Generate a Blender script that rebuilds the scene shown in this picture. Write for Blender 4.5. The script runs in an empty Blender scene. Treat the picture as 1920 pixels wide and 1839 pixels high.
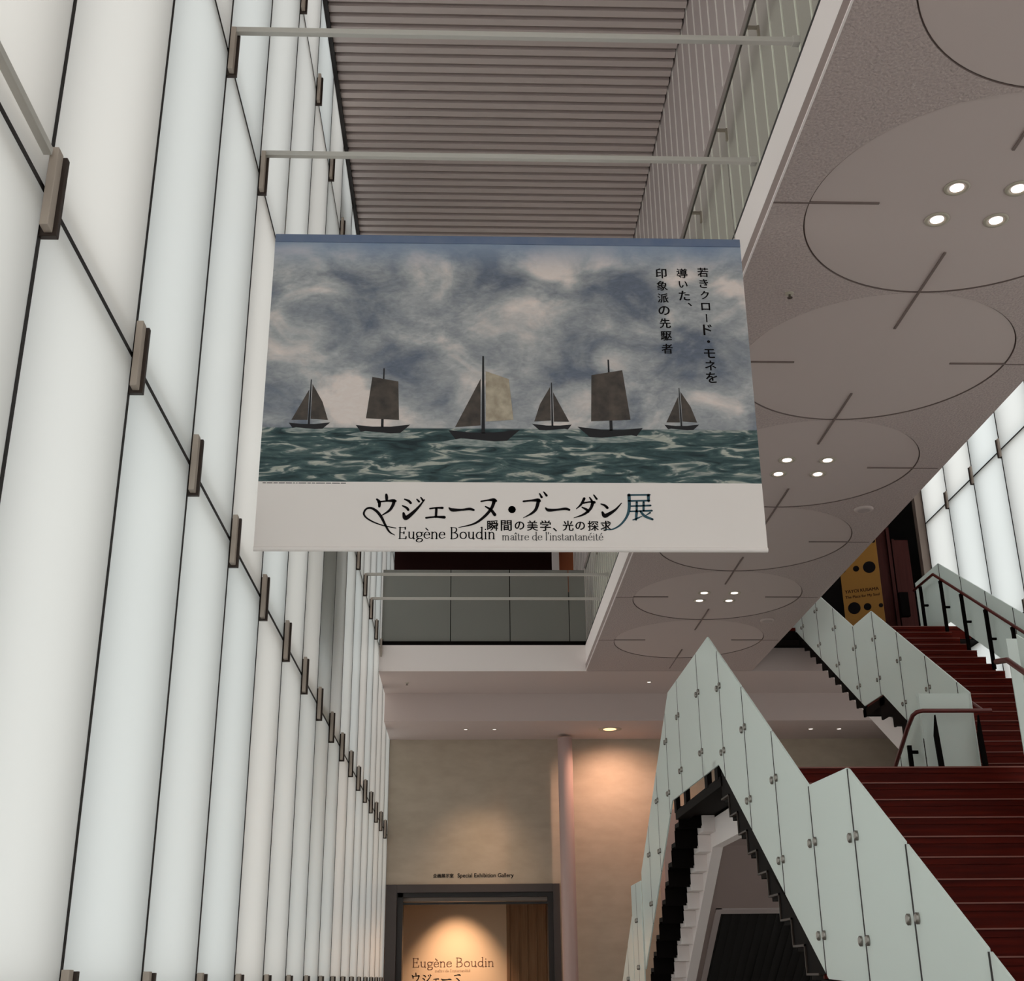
import bpy, bmesh, math, random
from mathutils import Vector, Matrix
random.seed(7)
SC = bpy.context.scene
COL = SC.collection

# ------------------------------------------------------------------ camera
def camera():
    f, p, yw, r = 2310.69, .3769002, .0405027, -.0105548   # focal length in px of a 1920 px wide frame
    cp, sp, cy, sy = math.cos(p), math.sin(p), math.cos(yw), math.sin(yw)
    fw = Vector((sy*cp, cy*cp, sp)); rt = Vector((cy, -sy, 0)); up = rt.cross(fw)
    rt2 = rt*math.cos(r) + up*math.sin(r); up2 = -rt*math.sin(r) + up*math.cos(r)
    cam = bpy.data.cameras.new('camera'); o = bpy.data.objects.new('camera', cam); COL.objects.link(o)
    cam.sensor_fit = 'HORIZONTAL'; cam.sensor_width = 36; cam.lens = f/1920*36
    cam.clip_start = .05; cam.clip_end = 300
    m = Matrix((rt2, up2, -fw)).transposed().to_4x4(); m.translation = (0, 0, 1.6)
    o.matrix_world = m
    SC.camera = o
camera()

# ------------------------------------------------------------------ sky, exposure
def world():
    w = bpy.data.worlds.new('overcast_sky'); SC.world = w; w.use_nodes = True
    n = w.node_tree.nodes; l = w.node_tree.links
    bg = n['Background']
    tc = n.new('ShaderNodeTexCoord'); sep = n.new('ShaderNodeSeparateXYZ')
    l.new(tc.outputs['Generated'], sep.inputs[0])
    mr = n.new('ShaderNodeMapRange'); mr.inputs[1].default_value = -1; mr.inputs[2].default_value = 1
    mr.inputs[3].default_value = .62; mr.inputs[4].default_value = 1.38
    l.new(sep.outputs['Y'], mr.inputs[0])
    bg.inputs[0].default_value = (.965, .99, 1, 1)
    mul = n.new('ShaderNodeMath'); mul.operation = 'MULTIPLY'; mul.inputs[1].default_value = SKY
    l.new(mr.outputs[0], mul.inputs[0]); l.new(mul.outputs[0], bg.inputs[1])
SKY = 1.66
world()
vs = SC.view_settings
SC.display_settings.display_device = 'sRGB'
vs.view_transform = 'Standard'; vs.look = 'None'; vs.exposure = 0; vs.gamma = 1; vs.use_curve_mapping = False

# ------------------------------------------------------------------ materials
def lin(c):
    return tuple((v/255/12.92 if v/255 <= .04045 else ((v/255+.055)/1.055)**2.4) for v in c)
def mat(name, rgb, rough=.6, metal=0, spec=.5, noise=None, bump=None, srgb=True):
    m = bpy.data.materials.new(name); m.use_nodes = True
    nt = m.node_tree; n = nt.nodes; l = nt.links; b = n['Principled BSDF']
    c = lin(rgb) if srgb else rgb
    b.inputs['Base Color'].default_value = (*c, 1)
    b.inputs['Roughness'].default_value = rough; b.inputs['Metallic'].default_value = metal
    b.inputs['Specular IOR Level'].default_value = spec
    if noise or bump:
        tc = n.new('ShaderNodeTexCoord'); mp = n.new('ShaderNodeMapping')
        l.new(tc.outputs['Object'], mp.inputs[0])
    if noise:
        rgb2, scale, detail = noise[:3]
        mp.inputs['Scale'].default_value = noise[3] if len(noise) > 3 else (1, 1, 1)
        t = n.new('ShaderNodeTexNoise'); t.inputs['Scale'].default_value = scale; t.inputs['Detail'].default_value = detail
        l.new(mp.outputs[0], t.inputs[0])
        r = n.new('ShaderNodeValToRGB'); r.color_ramp.elements[0].position = .3; r.color_ramp.elements[1].position = .7
        r.color_ramp.elements[0].color = (*c, 1); r.color_ramp.elements[1].color = (*lin(rgb2), 1)
        l.new(t.outputs['Fac'], r.inputs[0]); l.new(r.outputs[0], b.inputs['Base Color'])
    if bump:
        t = n.new('ShaderNodeTexNoise'); t.inputs['Scale'].default_value = bump[0]; t.inputs['Detail'].default_value = 3
        l.new(tc.outputs['Object'], t.inputs[0])
        bp = n.new('ShaderNodeBump'); bp.inputs['Strength'].default_value = bump[1]; bp.inputs['Distance'].default_value = .01
        l.new(t.outputs['Fac'], bp.inputs['Height']); l.new(bp.outputs[0], b.inputs['Normal'])
    return m
def emit(name, rgb, s):
    m = bpy.data.materials.new(name); m.use_nodes = True; n = m.node_tree.nodes; l = m.node_tree.links
    n.remove(n['Principled BSDF']); e = n.new('ShaderNodeEmission')
    e.inputs[0].default_value = (*rgb, 1); e.inputs[1].default_value = s
    l.new(e.outputs[0], n['Material Output'].inputs[0]); return m
def clear(name, rgb):
    m = bpy.data.materials.new(name); m.use_nodes = True; n = m.node_tree.nodes; l = m.node_tree.links
    n.remove(n['Principled BSDF']); e = n.new('ShaderNodeBsdfTransparent'); e.inputs[0].default_value = (*rgb, 1)
    l.new(e.outputs[0], n['Material Output'].inputs[0]); return m
def frosted(name, tint, t_fac, vary=0, rough=.35, clearness=0, gloss=.12):
    """frosted glass: light is scattered through it, partly scattered back; optional clear share"""
    m = bpy.data.materials.new(name); m.use_nodes = True; n = m.node_tree.nodes; l = m.node_tree.links
    n.remove(n['Principled BSDF'])
    tr = n.new('ShaderNodeBsdfTranslucent'); df = n.new('ShaderNodeBsdfDiffuse'); gl = n.new('ShaderNodeBsdfGlossy')
    gl.inputs['Roughness'].default_value = rough; gl.inputs['Color'].default_value = (.9, .95, .93, 1)
    for s in (tr, df): s.inputs['Color'].default_value = (*tint, 1)
    if vary:
        oi = n.new('ShaderNodeObjectInfo'); rp = n.new('ShaderNodeValToRGB'); rp.color_ramp.interpolation = 'LINEAR'
        e = rp.color_ramp.elements
        e[0].color = (tint[0]*1.02, tint[1]*.985, tint[2]*.95, 1); e[1].color = (tint[0]*(1-vary), tint[1], tint[2]*1.01, 1)
        l.new(oi.outputs['Random'], rp.inputs[0]); l.new(rp.outputs[0], tr.inputs[0]); l.new(rp.outputs[0], df.inputs[0])
    a = n.new('ShaderNodeMixShader'); a.inputs[0].default_value = t_fac
    l.new(df.outputs[0], a.inputs[1]); l.new(tr.outputs[0], a.inputs[2]); last = a
    if clearness:
        tp = n.new('ShaderNodeBsdfTransparent'); tp.inputs[0].default_value = (*[min(1, v*1.04) for v in tint], 1)
        b = n.new('ShaderNodeMixShader'); b.inputs[0].default_value = clearness
        l.new(last.outputs[0], b.inputs[1]); l.new(tp.outputs[0], b.inputs[2]); last = b
    lw = n.new('ShaderNodeLayerWeight'); lw.inputs[0].default_value = gloss
    c = n.new('ShaderNodeMixShader'); l.new(lw.outputs['Fresnel'], c.inputs[0])
    l.new(last.outputs[0], c.inputs[1]); l.new(gl.outputs[0], c.inputs[2])
    l.new(c.outputs[0], n['Material Output'].inputs[0]); return m

M = {}
M['wall_glass'] = frosted('backlit_frosted_glass', (.9, .9, .885), .92, vary=.05, rough=.4)
M['clear'] = clear('clear_outer_glass', (.97, .98, .98))
M['balus_glass'] = frosted('frosted_balustrade_glass', (.915, .965, .935), .46, rough=.25)
M['guard_glass'] = frosted('grey_reflection_glass', (.44, .435, .405), .3, rough=.12, clearness=.35, gloss=.06)  # grey scatter stands in for the atrium reflected in the glass
M['thin_glass'] = frosted('greenish_thin_glass', (.93, .95, .925), .3, rough=.1, clearness=.98, gloss=.002)
M['gasket'] = mat('black_gasket', (36, 31, 30), .7)
M['bracket_face'] = mat('bronze_metal', (186, 172, 160), .45, .2)
M['bracket_dark'] = mat('dark_bronze_metal', (62, 50, 44), .5, .3)
M['beam'] = mat('pale_grey_paint', (196, 192, 185), .45)
M['white'] = mat('white_wall_paint', (246, 236, 233), .7, bump=(40, .03))
M['soffit'] = mat('white_plaster', (198, 181, 176), .85, noise=((172, 156, 152), 60, 3), bump=(60, 1.0))
M['soffit_smooth'] = mat('smooth_white_plaster', (197, 181, 176), .8, bump=(15, .03))
M['slot'] = mat('slot_and_groove_shade', (120, 104, 99), .7)
M['edge_band'] = mat('taupe_edge_band', (150, 132, 127), .7)
M['brown_dark'] = mat('near_black_timber', (38, 17, 14), .8, spec=.1)
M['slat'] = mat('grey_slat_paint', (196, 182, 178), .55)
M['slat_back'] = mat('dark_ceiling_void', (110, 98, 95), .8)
M['panel'] = mat('grey_wall_panel', (176, 163, 160), .6)
M['panel_joint'] = mat('pale_joint_strip', (236, 230, 224), .5)
M['concrete'] = mat('tan_stone_wall', (182, 167, 150), .8, noise=((172, 157, 139), 3.2, 8, (1, 1, 2.2)), bump=(18, .05))
M['grey_wall'] = mat('grey_under_stair_wall', (158, 140, 136), .8)
M['column'] = mat('pinkish_grey_column', (176, 150, 145), .35)
M['floor'] = mat('pale_stone_floor', (168, 160, 154), .35, noise=((152, 144, 138), 2, 4))
M['black'] = mat('black_painted_steel', (17, 13, 12), .6, spec=.03)
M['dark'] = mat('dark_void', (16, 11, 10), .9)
M['frame'] = mat('dark_grey_door_metal', (66, 57, 55), .5)
M['frame_dark'] = mat('black_door_reveal', (34, 28, 28), .5)
M['tan'] = mat('tan_title_wall', (210, 184, 154), .8)
M['steel'] = mat('brushed_clip_steel', (150, 146, 140), .25, .9)
M['lamp'] = emit('lamp_glow', (1, .84, .78), 2.6)
M['lamp_warm'] = emit('warm_lamp_glow', (1, .6, .3), 2.2)
M['lamp_ring'] = mat('lamp_trim', (178, 168, 152), .5)
M['poster'] = mat('yellow_poster', (150, 102, 16), .6)
M['ink'] = mat('black_ink', (20, 16, 18), .8, spec=.1)
M['ink_brown'] = mat('brown_ink', (104, 74, 58), .7)
M['ink_poster'] = mat('dark_brown_ink', (52, 28, 14), .8, spec=.1)
M['ink_grey'] = mat('grey_ink', (88, 84, 84), .7)
M['ink_teal'] = mat('teal_ink', (38, 78, 92), .7)
M['rail'] = mat('red_brown_rail', (104, 42, 38), .4)
M['banner_white'] = mat('white_banner_cloth', (244, 235, 231), .75)
M['jamb'] = mat('beige_jamb', (150, 134, 124), .6)
M['orange'] = mat('orange_timber', (190, 110, 70), .6)

def wood(name, a, b, rough, axis_scale):
    m = mat(name, a, rough, spec=.06, noise=(b, 6, 6, axis_scale)); return m
M['tread'] = wood('red_brown_timber', (68, 14, 8), (94, 23, 12), .42, (.35, 6, 6))
M['nosing'] = mat('pale_step_edge', (134, 74, 62), .45)  # paler strip along the front edge of each step
M['brown'] = wood('dark_brown_timber', (74, 38, 35), (60, 30, 28), .5, (6, 6, .3))

M['tan_wood'] = wood('tan_timber', (150, 116, 88), (132, 100, 74), .6, (6, 6, .3))

def seascape():
    """plain generic sea and cloud print: noise clouds over a green sea"""
    m = bpy.data.materials.new('printed_seascape'); m.use_nodes = True
    n = m.node_tree.nodes; l = m.node_tree.links; b = n['Principled BSDF']; b.inputs['Roughness'].default_value = .75
    tc = n.new('ShaderNodeTexCoord'); sep = n.new('ShaderNodeSeparateXYZ'); l.new(tc.outputs['Object'], sep.inputs[0])
    def noise(scale, detail, stretch, dist=0, w=0):
        mp = n.new('ShaderNodeMapping'); mp.inputs['Scale'].default_value = stretch; mp.inputs['Location'].default_value = (w, w, w)
        l.new(tc.outputs['Object'], mp.inputs[0]); t = n.new('ShaderNodeTexNoise')
        t.inputs['Scale'].default_value = scale; t.inputs['Detail'].default_value = detail; t.inputs['Distortion'].default_value = dist
        l.new(mp.outputs[0], t.inputs[0]); return t.outputs['Fac']
    def ramp(src, stops):
        r = n.new('ShaderNodeValToRGB'); e = r.color_ramp.elements
        e[0].position = stops[0][0]; e[0].color = (*lin(stops[0][1]), 1)
        e[1].position = stops[-1][0]; e[1].color = (*lin(stops[-1][1]), 1)
        for p, c in stops[1:-1]:
            x = e.new(p); x.color = (*lin(c), 1)
        l.new(src, r.inputs[0]); return r.outputs[0]
    def mix(f, a, c, mode='MIX'):
        x = n.new('ShaderNodeMix'); x.data_type = 'RGBA'; x.blend_type = mode
        if isinstance(f, float): x.inputs[0].default_value = f
        else: l.new(f, x.inputs[0])
        l.new(a, x.inputs[6]); l.new(c, x.inputs[7]); return x.outputs[2]
    def mrange(src, a, c):
        r = n.new('ShaderNodeMapRange'); r.inputs[1].default_value = a; r.inputs[2].default_value = c; r.interpolation_type = 'SMOOTHSTEP'
        l.new(src, r.inputs[0]); return r.outputs[0]
    clouds = ramp(noise(2.5, 9, (1, 1, 1.3), .5, 5.4), [(.33, (118, 126, 142)), (.44, (164, 167, 172)), (.54, (196, 196, 196)), (.66, (236, 225, 220))])
    fine = ramp(noise(21, 7, (1, 1, 1.9), 1.0), [(.3, (116, 119, 125)), (.7, (166, 167, 170))])
    sky = mix(.55, clouds, fine, 'OVERLAY')
    blue = ramp(noise(3, 4, (1, 1, 1)), [(.3, (118, 140, 172)), (.7, (152, 166, 186))])
    sky = mix(mrange(sep.outputs['Z'], 1.75, 2.06), sky, blue)
    sea = ramp(noise(7, 10, (.6, 1, 2.9), 1.3, 8), [(.3, (28, 48, 54)), (.45, (62, 88, 91)), (.55, (92, 114, 114)), (.62, (196, 197, 190))])
    streak = ramp(noise(24, 8, (.6, 1, 3.2), 1.4, 1), [(.35, (70, 84, 88)), (.7, (178, 176, 172))])
    sea = mix(.45, sea, streak, 'OVERLAY')
    fac = mrange(sep.outputs['Z'], .74, .752)
    l.new(mix(fac, sea, sky), b.inputs['Base Color']); return m
M['sea'] = seascape()

# ------------------------------------------------------------------ builders
class MB:
    """collects shapes and links them as ONE mesh object"""
    def __init__(s): s.v = []; s.f = []; s.m = []; s.sm = []
    def add(s, vs, fs, mi=0, smooth=False):
        o = len(s.v); s.v += [tuple(v) for v in vs]
        for f in fs: s.f.append([i+o for i in f]); s.m.append(mi); s.sm.append(smooth)
    def box(s, x0, x1, y0, y1, z0, z1, mi=0):
        s.add([(x0,y0,z0),(x1,y0,z0),(x1,y1,z0),(x0,y1,z0),(x0,y0,z1),(x1,y0,z1),(x1,y1,z1),(x0,y1,z1)],
              [(0,3,2,1),(4,5,6,7),(0,1,5,4),(1,2,6,5),(2,3,7,6),(3,0,4,7)], mi); return s
    def prism_x(s, poly, x0, x1, mi=0):      # polygon in (y, z), extruded along x
        n = len(poly); vs = [(x0, *p) for p in poly]+[(x1, *p) for p in poly]
        s.add(vs, [tuple(range(n))[::-1], tuple(range(n, 2*n))]+[(i, (i+1) % n, n+(i+1) % n, n+i) for i in range(n)], mi); return s
    def prism_y(s, poly, y0, y1, mi=0):      # polygon in (x, z), extruded along y
        n = len(poly); vs = [(p[0], y0, p[1]) for p in poly]+[(p[0], y1, p[1]) for p in poly]
        s.add(vs, [tuple(range(n)), tuple(range(n, 2*n))[::-1]]+[(i, n+i, n+(i+1) % n, (i+1) % n) for i in range(n)], mi); return s
    def lathe(s, c, prof, mi=0, seg=32, axis='z', smooth=True):   # prof: (radius, height) pairs
        vs = []; fs = []
        for r, h in prof:
            for k in range(seg):
                a = 2*math.pi*k/seg; p = (r*math.cos(a), r*math.sin(a), h)
                if axis == 'x': p = (p[2], p[0], p[1])
                if axis == 'y': p = (p[0], p[2], p[1])
                vs.append((c[0]+p[0], c[1]+p[1], c[2]+p[2]))
        for j in range(len(prof)-1):
            for k in range(seg):
                a = j*seg+k; b = j*seg+(k+1) % seg; fs.append((a, b, b+seg, a+seg))
        s.add(vs, fs, mi, smooth)
        s.add(vs[:seg], [tuple(range(seg))[::-1]], mi); s.add(vs[-seg:], [tuple(range(seg))], mi); return s
    def tube(s, pts, r, mi=0, seg=10):
        pts = [Vector(p) for p in pts]; rings = []
        for i, p in enumerate(pts):
            d = (pts[min(i+1, len(pts)-1)]-pts[max(i-1, 0)]).normalized()
            u = d.cross(Vector((0, 0, 1)) if abs(d.z) < .9 else Vector((1, 0, 0))).normalized(); w = d.cross(u)
            rings.append([p+r*(math.cos(2*math.pi*k/seg)*u+math.sin(2*math.pi*k/seg)*w) for k in range(seg)])
        vs = [v for g in rings for v in g]
        fs = [(j*seg+k, j*seg+(k+1) % seg, (j+1)*seg+(k+1) % seg, (j+1)*seg+k) for j in range(len(rings)-1) for k in range(seg)]
        s.add(vs, fs, mi, True); n = len(vs)
        s.add(vs[:seg], [tuple(range(seg))[::-1]], mi); s.add(vs[n-seg:], [tuple(range(seg))], mi); return s
    def build(s, name, mats, parent=None, bevel=0, origin=None, fixn=True):
        o0 = Vector(parent.matrix_basis.translation) if parent else Vector((0, 0, 0))
        if parent is not None and parent.parent is not None: o0 = o0+Vector(parent.parent.matrix_basis.translation)
        if origin is None:
            if parent: origin = o0
            else:
                xs, ys, zs = zip(*s.v); origin = Vector(((min(xs)+max(xs))/2, (min(ys)+max(ys))/2, min(zs)))
        origin = Vector(origin)
        me = bpy.data.meshes.new(name)
        me.from_pydata([tuple(Vector(v)-origin) for v in s.v], [], s.f)
        for m in (mats if isinstance(mats, (list, tuple)) else [mats]): me.materials.append(m)
        for p, mi, sm in zip(me.polygons, s.m, s.sm): p.material_index = mi; p.use_smooth = sm
        if fixn: bm = bmesh.new(); bm.from_mesh(me); bmesh.ops.recalc_face_normals(bm, faces=bm.faces); bm.to_mesh(me); bm.free()
        ob = bpy.data.objects.new(name, me); COL.objects.link(ob)
        ob.location = origin-o0 if parent else origin
        if parent: ob.parent = parent
        if bevel:
            bv = ob.modifiers.new('bevel', 'BEVEL'); bv.width = bevel; bv.segments = 2; bv.limit_method = 'ANGLE'
        return ob
def tag(o, label=None, cat=None, group=None, kind=None):
    if label: o['label'] = label
    if cat: o['category'] = cat
    if group: o['group'] = group
    if kind: o['kind'] = kind
    return o
def thing(name, loc, label, cat, group=None, kind=None):
    o = bpy.data.objects.new(name, None); COL.objects.link(o); o.location = loc; o.empty_display_size = .1
    return tag(o, label, cat, group, kind)
def struct(name, mb, mats, label, cat='wall', bevel=0):
    return tag(mb.build(name, mats, bevel=bevel), label, cat, kind='structure')
def copy_tree(o, loc, label=None, group=None, parent=None):
    c = o.copy(); COL.objects.link(c)
    if parent: c.parent = parent
    else: c.location = loc
    if label: c['label'] = label
    if group: c['group'] = group
    for ch in list(o.children): copy_tree(ch, None, None, None, c)
    return c

# ------------------------------------------------------------------ lettering
def text_mb(body, size, bold=0, sx=1.0):
    """the built-in typeface as plain mesh data in the xz plane, lower left corner at the origin"""
    cu = bpy.data.curves.new('lettering', 'FONT'); cu.body = body; cu.size = size
    o = bpy.data.objects.new('lettering', cu); COL.objects.link(o); bpy.context.view_layer.update()
    me = bpy.data.meshes.new_from_object(o.evaluated_get(bpy.context.evaluated_depsgraph_get()))
    vs = [(v.co.x*sx, 0, v.co.y) for v in me.vertices]; fs = [tuple(p.vertices) for p in me.polygons]
    bpy.data.objects.remove(o); bpy.data.curves.remove(cu); bpy.data.meshes.remove(me)
    if bold:
        n = len(vs); base = list(vs); bf = list(fs)
        for k, (a, b) in enumerate(((bold, 0), (-bold, 0), (0, bold*.6), (0, -bold*.6))):
            vs += [(v[0]+a, .00004*(k+1), v[2]+b) for v in base]; fs += [tuple(i+n*(k+1) for i in f) for f in bf]
    return vs, fs
def put(mb, vf, x, y, z, mi=0, rot=0, centre=False, fit_w=None):
    vs, fs = vf
    if not vs: return 0
    xs = [v[0] for v in vs]; zs = [v[2] for v in vs]
    k = fit_w/(max(xs)-min(xs)) if fit_w else 1
    if centre: cx, cz = (min(xs)+max(xs))/2, (min(zs)+max(zs))/2
    else: cx, cz = min(xs) if fit_w else 0, 0
    out = []
    for v in vs:
        a, b = (v[0]-cx)*k, (v[2]-cz)*(k if fit_w else 1)
        if rot: a, b = b, -a
        out.append((x+a, y+v[1], z+b))
    mb.add(out, fs, mi)
def ribbon(mb, pts, y, mi=0):
    """brush stroke: points (x, z, width) joined by a smooth line of changing width"""
    P = []
    n = len(pts)
    for i in range(n-1):
        p0 = pts[max(i-1, 0)]; p1 = pts[i]; p2 = pts[i+1]; p3 = pts[min(i+2, n-1)]
        for s in range(6):
            t = s/6
            P.append(tuple(.5*((2*p1[k])+(-p0[k]+p2[k])*t+(2*p0[k]-5*p1[k]+4*p2[k]-p3[k])*t*t+(-p0[k]+3*p1[k]-3*p2[k]+p3[k])*t**3) for k in range(3)))
    P.append(tuple(pts[-1]))
    L = []; R = []
    for i, p in enumerate(P):
        a = P[max(i-1, 0)]; b = P[min(i+1, len(P)-1)]; dx, dz = b[0]-a[0], b[1]-a[1]; d = math.hypot(dx, dz) or 1
        w = max(p[2], .0006)/2; nx, nz = -dz/d*w, dx/d*w
        L.append((p[0]+nx, y, p[1]+nz)); R.append((p[0]-nx, y, p[1]-nz))
    k = len(P); mb.add(L+R, [(i, i+1, k+i+1, k+i) for i in range(k-1)], mi)
    for p in (P[0], P[-1]):
        r = p[2]/2*.98
        if r > .001: mb.add([(p[0]+r*math.cos(2*math.pi*j/10), y, p[1]+r*math.sin(2*math.pi*j/10)) for j in range(10)], [tuple(range(10))], mi)
GL = {  # serif letter skeletons: cap height 1, x-height .6
 'E': (.68, [[(.13,0),(.13,1)],[(.04,1),(.5,1)],[(.5,1),(.51,.85)],[(.13,.52),(.42,.52)],[(.42,.6),(.42,.44)],[(.04,0),(.56,0)],[(.56,0),(.58,.17)]]),
 'B': (.7, [[(.13,0),(.13,1)],[(.04,1),(.3,1),(.46,.93),(.49,.77),(.42,.6),(.28,.53),(.13,.53)],[(.28,.53),(.48,.47),(.57,.28),(.5,.08),(.3,0),(.04,0)]]),
 'u': (.6, [[(.02,.58),(.12,.58)],[(.12,.58),(.12,.2),(.17,.06),(.28,.01),(.38,.07),(.44,.16)],[(.34,.58),(.44,.58)],[(.44,.58),(.44,.02),(.54,.02)]]),
 'g': (.55, [[(.25,.58),(.1,.52),(.06,.38),(.11,.24),(.25,.19),(.39,.24),(.44,.38),(.39,.53),(.25,.58)],[(.4,.53),(.54,.57)],[(.14,.22),(.09,.12),(.16,.04),(.4,0),(.48,-.1),(.41,-.25),(.22,-.3),(.06,-.22),(.08,-.1),(.2,.01)]]),
 'e': (.52, [[(.07,.33),(.45,.35)],[(.45,.35),(.42,.51),(.28,.59),(.13,.51),(.06,.3),(.12,.1),(.27,.01),(.47,.12)]]),
 'n': (.58, [[(.02,.58),(.12,.58)],[(.12,.58),(.12,0)],[(.12,.45),(.24,.57),(.36,.57),(.44,.43),(.44,0)],[(.03,0),(.21,0)],[(.35,0),(.53,0)]]),
 'o': (.58, [[(.28,.59),(.12,.51),(.06,.3),(.12,.09),(.28,.01),(.44,.09),(.5,.3),(.44,.51),(.28,.59)]]),
 'd': (.6, [[(.46,.46),(.36,.57),(.24,.58),(.11,.48),(.06,.29),(.12,.09),(.25,.01),(.37,.06),(.46,.18)],[(.36,1.03),(.46,1.03)],[(.46,1.03),(.46,.02),(.56,.02)]]),
 'i': (.28, [[(.04,.58),(.13,.58)],[(.13,.58),(.13,0)],[(.04,0),(.22,0)]]),
 'm': (.88, [[(.02,.58),(.12,.58)],[(.12,.58),(.12,0)],[(.12,.45),(.22,.57),(.33,.57),(.4,.43),(.4,0)],[(.4,.45),(.5,.57),(.62,.57),(.69,.43),(.69,0)],[(.03,0),(.21,0)],[(.32,0),(.48,0)],[(.61,0),(.78,0)]]),
 'a': (.48, [[(.08,.46),(.17,.57),(.29,.57),(.36,.46),(.36,.08),(.46,.02)],[(.36,.35),(.2,.3),(.08,.19),(.1,.05),(.22,.01),(.36,.12)]]),
 't': (.36, [[(.14,.78),(.14,.12),(.2,.01),(.34,.06)],[(.02,.57),(.32,.57)]]),
 'r': (.4, [[(.02,.58),(.12,.58)],[(.12,.58),(.12,0)],[(.12,.42),(.21,.56),(.36,.55)],[(.03,0),(.22,0)]]),
 'l': (.27, [[(.04,1.03),(.13,1.03)],[(.13,1.03),(.13,0)],[(.04,0),(.22,0)]]),
 's': (.43, [[(.34,.45),(.3,.56),(.18,.59),(.08,.49),(.14,.36),(.29,.26),(.36,.14),(.28,.02),(.15,.01),(.06,.13)]]),
 "'": (.17, [[(.09,1),(.07,.8)]]), ' ': (.3, [])}
def serif(mb, text, x, y, z, cap, width=None, mi=0, weight=1.0):
    """lettering drawn with a broad pen: thick uprights, thin cross strokes"""
    acc = {'è': ('e', [[(.18,.93),(.33,.75)]]), 'é': ('e', [[(.24,.75),(.38,.93)]]), 'î': ('i', [[(.02,.76),(.13,.93)],[(.13,.93),(.24,.76)]])}
    tot = sum(GL[acc[c][0] if c in acc else c][0] for c in text)
    sx = (width/tot) if width else cap
    for c in text:
        extra = []
        if c in acc: c, extra = acc[c]
        adv, st = GL[c]
        for s in st+extra:
            pts = []
            for i, p in enumerate(s):
                a = s[max(i-1, 0)]; b = s[min(i+1, len(s)-1)]; d = math.hypot(b[0]-a[0], b[1]-a[1]) or 1
                w = (.042+.078*abs(b[1]-a[1])/d)*weight
                pts.append((x+p[0]*sx, z+p[1]*cap, w*cap))
            ribbon(mb, pts, y, mi)
        if c == 'i' and not extra: ribbon(mb, [(x+.12*sx, z+.84*cap, .11*cap), (x+.13*sx, z+.842*cap, .11*cap)], y, mi)
        x += adv*sx

# ================================================================== the setting
FZ = -.07                                   # ground floor
YB = 21.6                                   # stone wall at the far end
struct('floor', MB().box(-1.6, 8.1, -4.3, 23.6, FZ-.2, FZ), M['floor'], 'pale stone floor of the lobby', 'floor')

# ---- slatted ceiling over the void
mb = MB()
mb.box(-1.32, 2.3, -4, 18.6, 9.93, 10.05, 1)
y = -3.9
while y < 18.4:
    mb.prism_x([(y, 9.80), (y+.078, 9.80), (y+.078, 9.85), (y+.108, 9.85), (y+.108, 9.93), (y, 9.93)], -1.27, 1.985)
    y += .131
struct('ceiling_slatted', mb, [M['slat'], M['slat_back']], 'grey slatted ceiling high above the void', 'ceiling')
struct('trim_ceiling_left', MB().box(-1.33, -1.26, -4, 18.6, 9.77, 9.93), M['gasket'], 'black track where the slatted ceiling meets the glass wall', 'trim')
struct('ceiling_stairwell', MB().box(2.3, 8.2, -4.2, 23.6, 11.2, 11.35), M['white'], 'white ceiling over the stairwell', 'ceiling')
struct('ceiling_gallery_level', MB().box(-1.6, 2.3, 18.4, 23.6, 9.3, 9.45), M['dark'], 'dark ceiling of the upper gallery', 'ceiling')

# ---- upper wall with pale vertical joints
mb = MB(); mb.box(2.0, 2.12, -4, 21.68, 6.34, 9.93)
y = -3.9
while y < 21.6:
    mb.box(1.992, 2.01, y, y+.02, 6.35, 9.93, 1); y += .27
struct('wall_upper_right', mb, [M['panel'], M['panel_joint']], 'grey panelled wall with pale vertical joints above the balcony edge')

# ---- curtain walls of backlit frosted glass
def pane(mb, side, x, y0, y1, z0, z1):
    """a 24 mm pane: frosted inside skin (0), clear outside skin and edges (1)"""
    xo = x-.024*side
    if side < 0: y0, y1 = y1, y0
    vs = [(x,y0,z0),(x,y1,z0),(x,y1,z1),(x,y0,z1),(xo,y0,z0),(xo,y1,z0),(xo,y1,z1),(xo,y0,z1)]
    mb.add(vs, [(0,1,2,3)], 0); mb.add(vs, [(4,7,6,5),(0,4,5,1),(1,5,6,2),(2,6,7,3),(3,7,4,0)], 1)
ZJ = [FZ, 1.51, 3.87, 6.30, 8.73]
def curtain_wall(name, label, side, x, ys, zs, rear, gap=.026):
    w = thing(name, (x, ys[0], FZ), label, 'wall', kind='structure')
    for i in range(len(ys)-1):
        for j in range(len(zs)-1):
            mb = MB(); pane(mb, side, x, ys[i]+gap/2, ys[i+1]-gap/2, zs[j]+gap*.4, zs[j+1]-gap*.4); mb.build('glass_panel', [M['wall_glass'], M['clear']], w, fixn=False)
    for r in rear:
        mb = MB(); pane(mb, side, x, *r); mb.build('glass_panel', [M['wall_glass'], M['clear']], w, fixn=False)
    return w
LY = [3.25+1.08*k for k in range(-2, 18)]
WL = curtain_wall('wall_left', 'tall wall of backlit white frosted glass panels along the left side', 1, -1.3, LY, ZJ+[9.78],
                  [(-4, LY[0]-.013, FZ, 9.78)])
for y in LY+[0.01, -1.07, -2.15]:
    MB().box(-1.62, -1.326, y-.022, y+.022, FZ, 9.8).box(-1.328, -1.2985, y-.0132, y+.0132, FZ, 9.8).build('mullion', M['gasket'], WL)
for z in ZJ[1:]:
    MB().box(-1.40, -1.326, -4, YB, z-.016, z+.016).box(-1.328, -1.2985, -4, YB, z-.0107, z+.0107).build('transom', M['gasket'], WL)
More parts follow.
